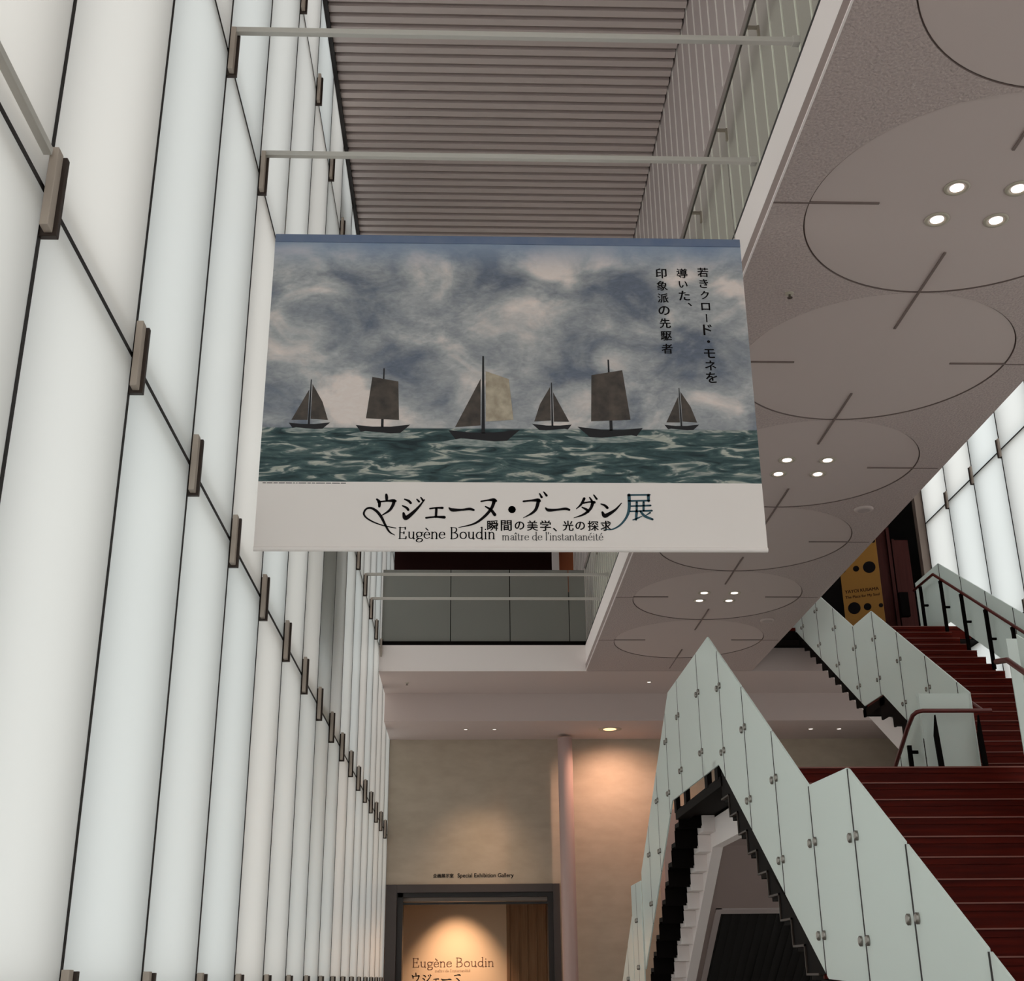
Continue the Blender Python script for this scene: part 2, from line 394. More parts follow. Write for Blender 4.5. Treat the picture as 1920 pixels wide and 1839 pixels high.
def bracket(w, side, x, y, z):
    s = side
    mb = MB()
    mb.box(min(x, x+.055*s), max(x, x+.055*s), y-.008, y+.016, z-.15, z+.135, 1)
    mb.box(min(x+.016*s, x+.042*s), max(x+.016*s, x+.042*s), y-.055, y-.008, z-.14, z+.14, 0)
    mb.build('bracket', [M['bracket_face'], M['bracket_dark']], w, bevel=.002)
for y in LY[1:]:
    for z in ZJ[1:]:
        if y < YB-.3: bracket(WL, 1, -1.3, y, z-.01)

RY = [19.45-1.05*k for k in range(9, -1, -1)]
WR = curtain_wall('wall_right', 'wall of backlit white frosted glass panels beside the stairs on the right', -1, 7.83, RY, [3.87, 6.30, 8.73, 11.2],
                  [(-4, RY[0]-.013, FZ, 11.2), (RY[0]+.013, 19.45, FZ, 3.85)])
for y in RY:
    MB().box(7.856, 8.12, y-.022, y+.022, FZ, 11.2).box(7.8285, 7.858, y-.0132, y+.0132, FZ, 11.2).build('mullion', M['gasket'], WR)
for z in (3.87, 6.30, 8.73):
    MB().box(7.856, 7.92, -4, 19.45, z-.016, z+.016).box(7.8285, 7.858, RY[0], 19.45, z-.0107, z+.0107).build('transom', M['gasket'], WR)
    for y in RY[1:-1]: bracket(WR, -1, 7.83, y, z+.02)
MB().box(7.70, 8.0, 19.47, 19.6, 6.4, 11.2).build('jamb', M['jamb'], WR)
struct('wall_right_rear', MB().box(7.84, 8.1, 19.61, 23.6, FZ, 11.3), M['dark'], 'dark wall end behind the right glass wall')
# unseen blocks added outside to dim the glass walls; the pier darkens two bays
struct('sky_block_left', MB().box(-15, -9, -20, 40, FZ, 7.0), M['concrete'], 'unseen block added outside the left glass wall to dim its lower panels')
struct('sky_block_right', MB().box(15, 20, -20, 40, FZ, 7.0), M['concrete'], 'unseen block added outside the right glass wall to dim its panels')
struct('shade_pier', MB().box(-3.2, -1.75, 10.75, 12.75, 4.1, 9.4), M['concrete'], 'unseen pier added outside the left glass wall to darken two bays')

# ---- wall behind the camera, with unseen glazing enlarged to light the banner
mb = MB(); mb.box(-1.6, 8.1, -4.3, -4.05, FZ, .3); mb.box(-1.6, 8.1, -4.3, -4.05, 9.3, 11.3); mb.box(-1.6, -1.2, -4.3, -4.05, .3, 9.3); mb.box(7.6, 8.1, -4.3, -4.05, .3, 9.3)
struct('wall_rear', mb, M['white'], 'white wall behind the viewer')
wf = thing('window_1', (3.2, -4.1, 1.0), 'unseen frosted entrance glazing behind the viewer, enlarged to light the banner', 'window', kind='structure')
vs = [(a, b, c) for b in (-4.1, -4.13) for a, c in ((-1.2, .3), (7.6, .3), (7.6, 9.3), (-1.2, 9.3))]
mb = MB(); mb.add(vs, [(3,2,1,0)], 0); mb.add(vs, [(5,6,7,4),(1,5,4,0),(2,6,5,1),(3,7,6,2),(0,4,7,3)], 1); mb.build('glass_panel', [M['wall_glass'], M['clear']], wf, fixn=False)

# ---- balcony slab with round ceiling panels
slab = thing('ceiling_balcony', (3.1, 8, 5.93), 'balcony underside of rough plaster with a row of large round panels', 'ceiling', kind='structure')
CY = [6.2+2.065*i for i in range(-4, 6)]
def soffit_mesh():
    """plaster plate with a shallow round recess per bay"""
    mb = MB(); X0, X1 = 1.842, 4.38; q = 1.0325; N = 96
    for c in CY:
        ang = sorted({2*math.pi*k/N for k in range(N)} | {math.atan2(sy*q, (X1-3.09 if sx > 0 else 3.09-X0)*sx) % (2*math.pi) for sx in (-1, 1) for sy in (-1, 1)})
        I = []; O = []; T = []
        for a in ang:
            dx, dy = math.cos(a), math.sin(a); t = 1e9
            if dx > 1e-9: t = min(t, (X1-3.09)/dx)
            if dx < -1e-9: t = min(t, (X0-3.09)/dx)
            if abs(dy) > 1e-9: t = min(t, q/abs(dy))
            I.append((3.09+1.03*dx, c+1.03*dy, 5.93)); T.append((3.09+1.03*dx, c+1.03*dy, 5.948)); O.append((3.09+t*dx, c+t*dy, 5.93))
        n = len(ang); vs = O+I+T
        mb.add(vs, [(k, n+k, n+(k+1) % n, (k+1) % n) for k in range(n)]+[])
        mb.add(I+T, [(k, n+k, n+(k+1) % n, (k+1) % n) for k in range(n)], 1)  # rim coloured darker than the plaster to imitate shade in the groove
        mb.lathe((3.09, c, 5.944), [(1.031, 0), (1.031, .004)], 1, 96, smooth=False)
    mb.box(X0, X1, CY[-1]+q, 18.35, 5.93, 6.0); mb.box(X0, X1, -4, CY[0]-q, 5.93, 6.0) if CY[0]-q > -4 else None
    mb.box(X0, X1, -4, 18.35, 5.97, 6.33)
    return mb
soffit_mesh().build('soffit', [M['soffit'], M['slot']], slab, fixn=False)
mb = MB(); mb.prism_y([(1.84, 6.035), (1.9, 6.035), (1.9, 6.33), (1.84, 6.33)], -4, 18.35); mb.build('fascia', M['white'], slab, bevel=.004)
MB().box(1.836, 1.9, -4, 18.35, 5.937, 6.035).box(1.832, 1.843, -4, 18.35, 5.926, 5.937, 1).build('edge_band', [M['edge_band'], M['white']], slab)
for c in CY:
    MB().lathe((3.09, c, 5.93), [(1.021, .03), (1.021, .007)], seg=96, smooth=False).build('ceiling_disc', M['soffit_smooth'], slab)
    for x0, x1 in ((1.845, 2.49), (3.69, 4.345)): MB().box(x0, x1, c-.008, c+.008, 5.928, 5.955).build('air_slot', M['slot'], slab)
for a in CY[:-1]: MB().box(3.082, 3.098, a+.53, a+1.535, 5.928, 5.955).build('air_slot', M['slot'], slab)
MB().box(3.082, 3.098, CY[-1]+.53, 18.2, 5.928, 5.955).build('air_slot', M['slot'], slab)

# ---- far end: bridge parapet, stepped soffit, stone wall
mb = MB(); mb.box(-1.3, 1.86, 18.35, 18.369, 5.93, 6.33)
struct('trim_bridge', mb, M['white'], 'white parapet beam of the far bridge', 'trim')
mb = MB(); mb.box(-1.3, 7.84, 18.37, 19.95, 5.93, 6.29); struct('ceiling_upper_soffit', mb, M['soffit_smooth'], 'upper step of the far soffit', 'ceiling')
mb = MB(); mb.box(-1.3, 7.84, 19.95, 23.6, 5.48, 6.28); struct('ceiling_lower_soffit', mb, M['soffit_smooth'], 'lower step of the far soffit above the stone wall', 'ceiling')
DX0, DX1, DZ = -1.29, 1.6, 3.07
mb = MB(); mb.box(DX1, 7.84, YB, YB+.3, FZ, 5.48); mb.box(-1.32, DX1, YB, YB+.3, DZ, 5.48)
struct('wall_back', mb, M['concrete'], 'tan stone wall at the far end')
struct('wall_under_stair', MB().box(3.3, 3.85, 21.0, YB, FZ, 4.2).box(5.3, 6.4, 21.0, YB, FZ, 4.2).box(3.85, 5.3, 21.0, YB, 2.44, 4.2), M['grey_wall'], 'grey wall below the stairs')
d2 = thing('door_2', (4.6, 21.0, FZ), 'dark opening with a pale frame below the stairs', 'door', kind='structure')
MB().box(3.80, 5.35, 20.96, 21.05, 2.42, 2.49).box(3.80, 3.86, 20.96, 21.05, FZ, 2.42).box(5.29, 5.35, 20.96, 21.05, FZ, 2.42).build('door_frame', M['beam'], d2)
mb = MB()
for i in range(16): mb.box(3.86+.09*i, 3.935+.09*i, 21.15, 21.2, FZ, 2.42)
mb.build('slatted_leaf', M['black'], d2)
# main doorway into the exhibition room
d1 = thing('door_1', (.2, YB, FZ), 'dark metal doorway of the exhibition room', 'door', kind='structure')
mb = MB(); mb.box(DX0, DX0+.18, YB-.06, YB+.3, FZ, DZ).box(DX1-.11, DX1, YB-.06, YB+.3, FZ, DZ).box(DX0+.18, DX1-.11, YB-.06, YB+.3, DZ-.13, DZ)
mb.build('door_frame', M['frame'], d1, bevel=.004)
mb = MB(); mb.box(DX0+.18, DX0+.28, YB-.0, YB+.4, FZ, DZ-.13).box(DX1-.2, DX1-.11, YB-.0, YB+.4, FZ, DZ-.13).box(DX0+.2, DX1-.2, YB+.0, YB+.4, DZ-.2, DZ-.13)
mb.build('door_reveal', M['frame_dark'], d1)
MB().box(DX0+.2, DX1-.2, YB+.12, YB+.35, DZ-.26, DZ-.2).build('door_head', M['jamb'], d1)
MB().box(DX0+.2, DX1-.2, YB+.05, YB+.12, DZ-.315, DZ-.28).build('track', M['frame_dark'], d1)
struct('wall_title', MB().box(-1.32, .76, 23.2, 23.4, FZ, 3.4), M['tan'], 'tan title wall inside the exhibition room')
mb = MB().box(.76, 1.9, 23.1, 23.4, FZ, 3.4)
for i in range(7): mb.box(.80+.16*i, .815+.16*i, 23.085, 23.11, FZ, 3.4)
struct('wall_timber_inner', mb, M['tan_wood'], 'tan timber wall beside the title wall')
struct('wall_room_sides', MB().box(-1.6, -1.32, YB, 23.4, FZ, 3.5).box(1.9, 2.1, YB+.3, 23.4, FZ, 3.5), M['tan'], 'side walls of the exhibition room')
struct('ceiling_room', MB().box(-1.6, 2.1, YB+.3, 23.4, 3.42, 3.5), M['tan'], 'ceiling of the exhibition room', 'ceiling')

# round column
col = MB().lathe((1.72, 21.2, FZ), [(.125, 0), (.125, 5.5)], seg=40)
tag(col.build('round_column', M['column']), 'slender pinkish grey round column beside the exhibition doorway', 'column')

# ---- upper level behind the bridge and behind the stairs
struct('wall_upper_back', MB().box(-1.6, 4.4, 22.4, 22.6, 6.3, 9.4), M['brown_dark'], 'dark timber wall of the upper gallery')
struct('wall_upper_orange', MB().box(1.72, 2.6, 21.9, 22.3, 6.3, 9.3), M['orange'], 'orange lit timber panel of the upper gallery')
struct('trim_white_post', MB().box(1.62, 1.74, 21.7, 21.9, 6.3, 9.3), M['white'], 'white post beside the orange panel', 'trim')
struct('floor_upper', MB().box(4.39, 7.84, 17.93, 21.4, 6.44, 6.49).box(4.42, 7.84, 17.93, 21.4, 6.30, 6.44, 1), [M['tread'], M['black']], 'red brown floor at the top of the stairs', 'floor')
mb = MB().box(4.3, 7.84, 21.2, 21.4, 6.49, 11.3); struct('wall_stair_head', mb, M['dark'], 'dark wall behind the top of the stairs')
mb = MB()
mb.box(6.72, 7.12, 19.3, 19.6, 6.49, 8.58); mb.box(7.12, 7.5, 19.5, 19.7, 6.49, 8.45); mb.box(7.05, 7.10, 19.24, 19.3, 6.49, 8.58); mb.box(7.2, 7.24, 19.44, 19.5, 6.49, 8.45)
struct('wall_timber_upper', mb, M['brown'], 'dark timber panels beside the yellow poster')
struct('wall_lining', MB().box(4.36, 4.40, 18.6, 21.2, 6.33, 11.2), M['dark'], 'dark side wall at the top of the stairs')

# ================================================================== fittings
# ---- tie beams across the void
TB = [(5.41, 'pale square tie beam crossing nearest the slatted ceiling, topmost of four'), (6.49, 'pale square tie beam right above the hanging banner that carries its wires'),
      (15.13, 'pale square tie beam under the banner, the upper of the far pair'), (16.21, 'pale square tie beam just in front of the far bridge, lower of the far pair')]
for y, lab in TB:
    t = thing('tie_beam', (.28, y, 6.42), lab, 'beam', 'tie beams across the void')
    MB().box(-1.262, 1.84, y-.045, y-.011, 6.405, 6.439).build('bar', M['beam'], t, bevel=.003)
    MB().box(1.80, 1.842, y-.05, y-.006, 6.398, 6.446).build('end_cap', M['beam'], t, bevel=.003)
mb = MB().box(-1.298, -1.272, -1.0, 3.185, 3.962, 3.988)
tag(mb.build('tie_bar', M['beam']), 'grey square bar running along the left glass wall at its upper left', 'bar')

# ---- glass guards of the upper level
g = thing('glass_guard', (1.85, 8, 6.33), 'clear greenish glass guard along the balcony edge, with thin rail', 'guard')
MB().box(1.86, 1.872, -3.9, 18.3, 6.345, 7.53).build('glass_panel', M['thin_glass'], g)
MB().box(1.843, 1.89, -3.9, 18.3, 6.33, 6.362).build('base_channel', M['gasket'], g)
MB().box(1.845, 1.875, -3.9, 18.3, 7.545, 7.585).build('rail', M['panel'], g)
MB().box(1.872, 1.882, -3.9, 18.3, 7.53, 7.545).build('rail_shadow_strip', M['bracket_dark'], g)  # solid dark strip drawn as the shadow under the rail
y = 6.5-1.08*4
while y < 18:
    MB().box(1.882, 1.96, y-.006, y+.006, 7.52, 7.545).box(1.945, 1.96, y-.012, y+.012, 7.44, 7.545).build('rail_clip', M['jamb'], g); y += 1.08
g = thing('glass_guard', (.3, 18.38, 6.33), 'glass guard of the far bridge under the banner, its reflection painted grey', 'guard')
MB().box(-1.28, 1.86, 18.36, 18.44, 6.33, 6.395).build('base_channel', M['black'], g)
xs = [-1.28, -.222, .692, 1.61, 1.87]
for a, b in zip(xs, xs[1:]): MB().box(a+.006, b-.006, 18.39, 18.402, 6.395, 7.545).build('glass_panel', M['guard_glass'], g)
for a in xs[1:-1]: MB().box(a-.006, a+.006, 18.40, 18.41, 6.395, 7.56 if a < 1 else 7.19).build('post', M['black'], g)
MB().tube([(-1.2, 18.55, 7.16), (1.8, 18.55, 7.16)], .02).build('rail', M['black'], g)

# ---- the banner
BX0, BX1, BZ0, BZ1, BY = -1.165, 1.69, 3.80, 5.84, 6.47
bn = thing('hanging_banner', ((BX0+BX1)/2, BY, BZ0), 'large hanging exhibition banner with stormy sea print and white lower strip', 'banner')
mb = MB()
def quad(x0, x1, z0, z1, y, mi):
    mb.add([(x0, y, z0), (x1, y, z0), (x1, y, z1), (x0, y, z1)], [(0, 1, 2, 3)], mi)
mb.box(BX0, BX1, BY, BY+.004, BZ0+.01, 4.212, 1); mb.box(BX0, BX1, BY, BY+.004, 4.212, BZ1-.055, 0)
def boat(x, z, s, kind, lean=1):
    yy = BY-.0006
    def P(pts, mi): mb.add([(x+p[0]*s*lean, yy-.0002*mi, z+p[1]*s) for p in pts], [tuple(range(len(pts)))], mi)
    P([(-.16, .035), (-.12, -.02), (.1, -.025), (.17, .04), (.05, .025), (-.06, .025)], 2)
    P([(-.008, .02), (.008, .02), (.004, .42), (-.004, .42)], 2)
    if kind == 0: P([(.012, .07), (.15, .06), (.1, .22), (.012, .38)], 3); P([(-.012, .06), (-.14, .06), (-.012, .33)], 3)
    if kind == 1: P([(.012, .08), (.14, .09), (.12, .3), (.012, .34)], 4); P([(-.012, .06), (-.13, .05), (-.012, .3)], 3)
    if kind == 2: P([(-.1, .08), (.1, .07), (.09, .33), (-.07, .36)], 3)
    P([(-.22, -.03), (-.1, -.005), (.05, -.02), (.24, -.01), (.12, -.05), (-.08, -.045)], 5)
for b in ((-.9, 4.55, .72, 0, 1), (-.48, 4.53, .95, 2, 1), (.1, 4.49, 1.25, 1, 1), (.5, 4.55, .7, 0, -1), (.84, 4.515, 1.15, 2, -1), (1.25, 4.555, .62, 0, 1)): boat(*b)
M['hull'] = mat('painted_hull', (30, 28, 32), .8); M['sail_dark'] = mat('painted_dark_sail', (58, 52, 50), .8, noise=((92, 82, 74), 14, 4))
M['sail_pale'] = mat('painted_pale_sail', (196, 184, 164), .8, noise=((150, 136, 118), 14, 4)); M['foam'] = mat('painted_foam', (172, 176, 172), .8, noise=((92, 112, 112), 30, 5, (.6, 1, 3)))
mb.build('canvas', [M['sea'], M['banner_white'], M['hull'], M['sail_dark'], M['sail_pale'], M['foam']], bn)
M['hem'] = mat('blue_hem', (96, 112, 142), .75, noise=((112, 124, 148), 8, 4))
MB().box(BX0, BX1, BY-.006, BY+.014, BZ1-.055, BZ1).build('top_hem', M['hem'], bn, bevel=.004)
MB().lathe(((BX0+BX1)/2, BY+.002, BZ0+.012), [(.014, BX0-(BX0+BX1)/2), (.014, BX1-(BX0+BX1)/2)], axis='x', seg=16).build('bottom_rod', M['banner_white'], bn)
for x in (-1.11, 1.66): MB().tube([(x, BY+.004, BZ1-.02), (x, BY+.004, 6.41)], .0022, seg=6).build('wire', M['steel'], bn)
TY = BY-.0016
TITLE= [[(-0.445,4.134,0.0086),(-0.443,4.117,0.0105),(-0.442,4.098,0.0077)],[(-0.497,4.106,0.0067),(-0.483,4.09,0.0105),(-0.482,4.063,0.0086)],[(-0.49,4.09,0.0067),(-0.441,4.096,0.0058),(-0.408,4.098,0.0115),(-0.392,4.096,0.0077)],[(-0.4,4.098,0.0115),(-0.407,4.07,0.0105),(-0.427,4.038,0.0086),(-0.471,4.007,0.0029)],[(-0.386,3.935,0.0029),(-0.447,3.947,0.0038),(-0.505,3.967,0.0048),(-0.549,3.993,0.0058),(-0.567,4.019,0.0067),(-0.556,4.046,0.0067),(-0.53,4.054,0.0077),(-0.498,4.036,0.0096),(-0.471,4.003,0.0096),(-0.446,3.954,0.0077),(-0.422,3.913,0.0058),(-0.391,3.893,0.0019)],[(-0.342,4.107,0.0048),(-0.319,4.097,0.0086),(-0.307,4.084,0.0086)],[(-0.353,4.068,0.0048),(-0.329,4.055,0.0086),(-0.32,4.043,0.0086)],[(-0.346,4.024,0.0077),(-0.336,3.995,0.0153),(-0.311,4.01,0.0134),(-0.267,4.055,0.0086),(-0.23,4.105,0.0038)],[(-0.273,4.107,0.0048),(-0.261,4.093,0.0077)],[(-0.251,4.118,0.0048),(-0.238,4.099,0.0077)],[(-0.199,4.051,0.0058),(-0.165,4.056,0.0058),(-0.129,4.056,0.0086)],[(-0.163,4.053,0.0086),(-0.165,4.002,0.0086)],[(-0.22,3.996,0.0067),(-0.169,4.002,0.0067),(-0.118,4.0,0.0105)],[(-0.092,4.056,0.0048),(-0.073,4.044,0.0125),(-0.02,4.045,0.0077),(0.023,4.05,0.0096),(0.046,4.044,0.0077)],[(0.088,4.096,0.0058),(0.125,4.103,0.0058),(0.158,4.105,0.0125),(0.172,4.099,0.0077)],[(0.162,4.101,0.0125),(0.146,4.055,0.0105),(0.106,4.005,0.0096),(0.048,3.962,0.0067),(-0.039,3.939,0.0019)],[(0.112,4.065,0.0048),(0.143,4.045,0.0096),(0.164,4.016,0.0115)],[(0.261,4.048,0.0269),(0.261,4.047,0.0269)],[(0.326,4.097,0.0067),(0.369,4.102,0.0067),(0.408,4.105,0.0125),(0.419,4.1,0.0077)],[(0.411,4.102,0.0125),(0.397,4.053,0.0105),(0.371,4.025,0.0077),(0.324,3.998,0.0019)],[(0.418,4.144,0.0048),(0.429,4.123,0.0086)],[(0.442,4.154,0.0048),(0.457,4.133,0.0086)],[(0.45,4.058,0.0048),(0.467,4.045,0.0115),(0.518,4.048,0.0077),(0.562,4.053,0.0096),(0.584,4.047,0.0077)],[(0.67,4.116,0.0096),(0.651,4.08,0.0077),(0.623,4.053,0.0029)],[(0.663,4.088,0.0058),(0.7,4.095,0.0058),(0.726,4.093,0.0105)],[(0.718,4.093,0.0115),(0.703,4.054,0.0096),(0.664,4.02,0.0077),(0.608,3.999,0.0019)],[(0.656,4.063,0.0048),(0.683,4.047,0.0096),(0.69,4.036,0.0086)],[(0.701,4.122,0.0048),(0.712,4.103,0.0077)],[(0.725,4.137,0.0048),(0.74,4.114,0.0077)],[(0.764,4.083,0.0048),(0.785,4.074,0.0086),(0.799,4.06,0.0096)],[(0.77,4.033,0.0077),(0.781,4.012,0.0144),(0.805,4.022,0.0125),(0.845,4.05,0.0077),(0.88,4.089,0.0029)]]
TEN= [[(0.919,4.138,0.0067),(1.043,4.14,0.0067)],[(1.035,4.138,0.0115),(1.034,4.102,0.0096)],[(0.922,4.102,0.0067),(1.039,4.105,0.0067)],[(0.925,4.138,0.0125),(0.922,4.055,0.0115),(0.902,4.0,0.0086),(0.863,3.954,0.0067),(0.816,3.93,0.0048),(0.772,3.934,0.0019)],[(0.934,4.071,0.0058),(1.044,4.075,0.0077)],[(0.967,4.096,0.0086),(0.964,4.044,0.0086)],[(1.006,4.096,0.0086),(1.003,4.044,0.0086)],[(0.927,4.039,0.0058),(1.05,4.044,0.0077)],[(0.964,4.04,0.0105),(0.958,3.99,0.0086)],[(0.94,3.988,0.0038),(0.962,3.996,0.0067),(0.994,4.011,0.0029)],[(0.985,4.04,0.0077),(1.009,4.011,0.0105),(1.051,3.992,0.0086)],[(1.04,4.032,0.0067),(1.014,4.015,0.0029)]]

mb = MB()
for s in TITLE: ribbon(mb, [(p[0], p[1], p[2]*1.65) for p in s], TY)
mb.build('title_lettering', M['ink'], bn)
mb = MB()
for s in TEN: ribbon(mb, [(p[0], p[1], p[2]*1.5) for p in s], TY)
tag(mb.build('title_lettering', M['ink_teal'], bn), 'teal last character of the title')
mb = MB(); xs = [.140, .216, .290, .362, .436, .497, .562, .630, .703, .775]
for ch, x in zip('瞬間の美学、光の探求', xs):
    k = .062 if ch not in 'の' else .054
    if ch == '、': put(mb, text_mb(ch, .075, .001), x-.012, TY, 3.922)
    else: put(mb, text_mb(ch, .075, .0016), x+.012, TY, 3.952, centre=True, fit_w=k)
mb.build('subtitle_lettering', M['ink'], bn)
mb = MB(); serif(mb, 'Eugène Boudin', -.373, TY, 3.873, .066, .541, weight=.95); mb.build('name_lettering', M['ink'], bn)
mb = MB(); serif(mb, "maître de l'instantanéité", .203, TY, 3.866, .046, .567, weight=.95); mb.build('motto_lettering', M['ink_grey'], bn)
def vertical(chars, x0, x1, z0, z1):
    mb = MB()
    n = len(chars)-1
    for i, ch in enumerate(chars):
        x = x0+(x1-x0)*i/n; z = z0+(z1-z0)*i/n
        if ch == 'ー': put(mb, text_mb('ー', .066, .0014), x, TY, z, rot=1, centre=True)
        elif ch == '、': put(mb, text_mb(ch, .082, .001), x+.012, TY, z+.01)
        elif ch == '・': put(mb, text_mb(ch, .082, .001), x, TY, z, centre=True)
        else: put(mb, text_mb(ch, .08, .0018), x, TY, z, centre=True, fit_w=.068 if ch not in 'きいロドク' else .054)
    mb.build('slogan_lettering', M['ink'], bn)
vertical('若きクロード・モネを', 1.444, 1.448, 5.603, 4.885); vertical('導いた、', 1.316, 1.322, 5.594, 5.36); vertical('印象派の先駆者', 1.187, 1.195, 5.592, 5.074)
mb = MB(); random.seed(3); x = -1.14
while x < -.70:
    w = random.uniform(.008, .05); mb.box(x, x+w, TY, TY+.001, 4.2, 4.205); x += w+.006
mb.build('credit_line', M['ink_grey'], bn)

# ---- wall lettering and the lit title wall
wl = thing('wall_lettering', (.15, YB-.004, 3.18), 'small black bilingual sign lettering on the stone wall above the doorway', 'lettering')
mb = MB(); put(mb, text_mb('企画展示室', .088, .003), -.517, YB-.004, 3.185, fit_w=.345); mb.build('japanese_lettering', M['ink'], wl)
mb = MB(); put(mb, text_mb('Special Exhibition Gallery', .1, .0016), -.106, YB-.004, 3.182, fit_w=.94); mb.build('english_lettering', M['ink'], wl)
tl = thing('wall_lettering', (-.2, 23.19, 1.4), 'brown exhibition title lettering on the lit tan wall inside the doorway', 'lettering')
mb = MB(); serif(mb, 'Eugène Boudin', -.90, 23.195, 1.80, .145, 1.44, weight=.9); mb.build('name_lettering', M['ink_brown'], tl)
mb = MB(); serif(mb, "maître de l'instantanéité", -.5, 23.195, 1.715, .045, .62, weight=.8); mb.build('motto_lettering', M['ink_brown'], tl)
mb = MB()
k = 1.26; xd = TITLE[16][0][0]+.04                    # the title breaks into two lines after the middle dot
for i, s in enumerate(TITLE):
    if i == 4: continue
    ox, oz = (0, 0) if s[0][0] < xd else (-(xd-TITLE[0][0][0])*k, -.3)
    ribbon(mb, [((p[0]+.42)*k-.80+ox, (p[1]-4.075)*k+1.63+oz, p[2]*k*1.4) for p in s], 23.195)
mb.build('title_lettering', M['ink'], tl)

# ---- poster at the stair head
pm = Matrix.Translation((6.42, 19.05, 6.5)) @ Matrix.Rotation(math.radians(-24), 4, 'Z')
ps = thing('wall_poster', (6.46, 19.05, 6.5), 'tall yellow poster with black dots behind the top of the stairs', 'poster')
ps.rotation_euler.z = math.radians(-24)
def pbuild(mb, name, m):
    me = mb.build(name, m, None, origin=(0, 0, 0)); me.parent = ps; return me
mb = MB().box(-.31, .31, 0, .03, .0, 2.6, 0)
random.seed(11)
for i in range(5):
    for j in range(3):
        if 1 <= i <= 1 and False: continue
        x = -.21+.21*j+(.06 if i % 2 else -.05); z = .2+.44*i+(.22 if i >= 2 else 0); r = (.09, .05, .1, .06)[(i*2+j) % 4]
        if abs(x)+r > .31: r = .31-abs(x)-.005
        mb.lathe((x, -.001, z), [(r, .0005), (r, -.0005)], 1, seg=28, axis='y', smooth=False)
pbuild(mb, 'sheet', [M['poster'], M['ink']])
mb = MB(); put(mb, text_mb('YAYOI KUSAMA', .1, .003), -.27, -.002, .90, fit_w=.54); put(mb, text_mb('The Place for My Soul', .07, .002), -.27, -.002, .81, fit_w=.54)
pbuild(mb, 'poster_lettering', M['ink_poster'])

# ---- lamps
def downlight(x, y, z, lab, r=.076, warm=False, group=None, proto=[None]):
    t = thing('downlight', (x, y, z), lab, 'lamp', group)
    MB().lathe((x, y, z), [(r, -.001), (r, -.006), (r*.8, -.009), (r*.62, -.004), (r*.62, -.001)], seg=36).build('trim_ring', M['lamp_ring'], t)
    MB().lathe((x, y, z), [(r*.56, -.002), (r*.54, -.0055)], seg=28).build('lamp', M['lamp_warm' if warm else 'lamp'], t)
    return t
PLACE = {0: 'nearest round ceiling panel', 2: 'round panel beside the banner', 4: 'far round panel below the banner'}
NAMES = [('left', 'front'), ('right', 'front'), ('left', 'rear'), ('right', 'rear')]
for k in (0, 2, 4):
    c = CY[4+k]; n = 0
    for dy in (-.165, .165):
        for dx in (-.185, .185):
            side = 'left' if dx < 0 else 'right'; row = 'upper' if dy < 0 else 'lower'
            downlight(3.09+dx, c+dy, 5.937, 'lit downlight, %s %s of four in the %s' % (row, side, PLACE[k]), group='downlights in the round ceiling panels')
downlight(.02, 20.64, 5.48, 'small lit downlight over the doorway, the left one of the pair left of the column', .05)
downlight(.5, 20.64, 5.48, 'small lit downlight over the doorway, the one nearer the column', .05)
downlight(5.855, 20.68, 5.48, 'small lit downlight behind the stairs, the left one of that pair', .06)
downlight(6.34, 20.68, 5.48, 'small lit downlight behind the stairs, the right one of that pair', .06)
downlight(2.906, 19.1, 5.93, 'small lone lit downlight on the far soffit just left of the glass peak', .05)
downlight(2.44, 20.67, 5.48, 'large orange glowing downlight washing the stone wall right of the column', .2, True)
def sprinkler(x, y, z, lab):
    t = thing('sprinkler', (x, y, z), lab, 'sprinkler')
    MB().lathe((x, y, z), [(.03, 0), (.028, -.006), (.012, -.01)], seg=20).build('plate', M['lamp_ring'], t)
    MB().lathe((x, y, z), [(.008, -.008), (.008, -.03), (.018, -.032), (.018, -.036)], seg=16).build('head', M['steel'], t)
sprinkler(2.204, 7.254, 5.93, 'tiny metal sprinkler on the balcony plaster right of the banner')
sprinkler(-.907, 19.15, 5.93, 'tiny sprinkler on the far soffit beside the left glass wall')
for x, y, lab in ((3.98, 11.39, 'flat round ceiling speaker on the plaster right of the banner'), (3.955, 15.5, 'flat round ceiling speaker at the far end above the inner stairs')):
    t = thing('ceiling_speaker', (x, y, 5.93), lab, 'speaker')
    MB().lathe((x, y, 5.93), [(.095, 0), (.095, -.008), (.085, -.018)], seg=40).build('rim', M['soffit_smooth'], t)
    MB().lathe((x, y, 5.93), [(.08, -.012), (.06, -.022)], seg=40).build('grille', M['panel'], t)
def spot(name, loc, to, e, col, ang, blend=.6, r=.04):
    d = bpy.data.lights.new(name, 'SPOT'); d.energy = e; d.color = col; d.spot_size = math.radians(ang); d.spot_blend = blend; d.shadow_soft_size = r
    o = bpy.data.objects.new(name, d); COL.objects.link(o); o.location = loc
    o.rotation_euler = (Vector(to)-Vector(loc)).to_track_quat('-Z', 'Y').to_euler(); return o
spot('wall_washer_light', (2.44, 20.67, 5.44), (2.75, 21.6, 2.2), 165, (1, .6, .42), 146, 1)
spot('title_wall_light', (-.12, 22.05, 3.35), (-.12, 23.2, 1.25), 400, (1, .67, .45), 62, 1)
spot('doorway_light', (.02, 20.64, 5.45), (.1, 21.4, 1.5), 90, (1, .7, .45), 66, 1)
spot('doorway_light', (.5, 20.64, 5.45), (.5, 21.4, 1.5), 90, (1, .7, .45), 66, 1)
spot('gallery_light', (2.15, 21.2, 9.2), (2.1, 22, 7.6), 40, (1, .6, .4), 70, .8)

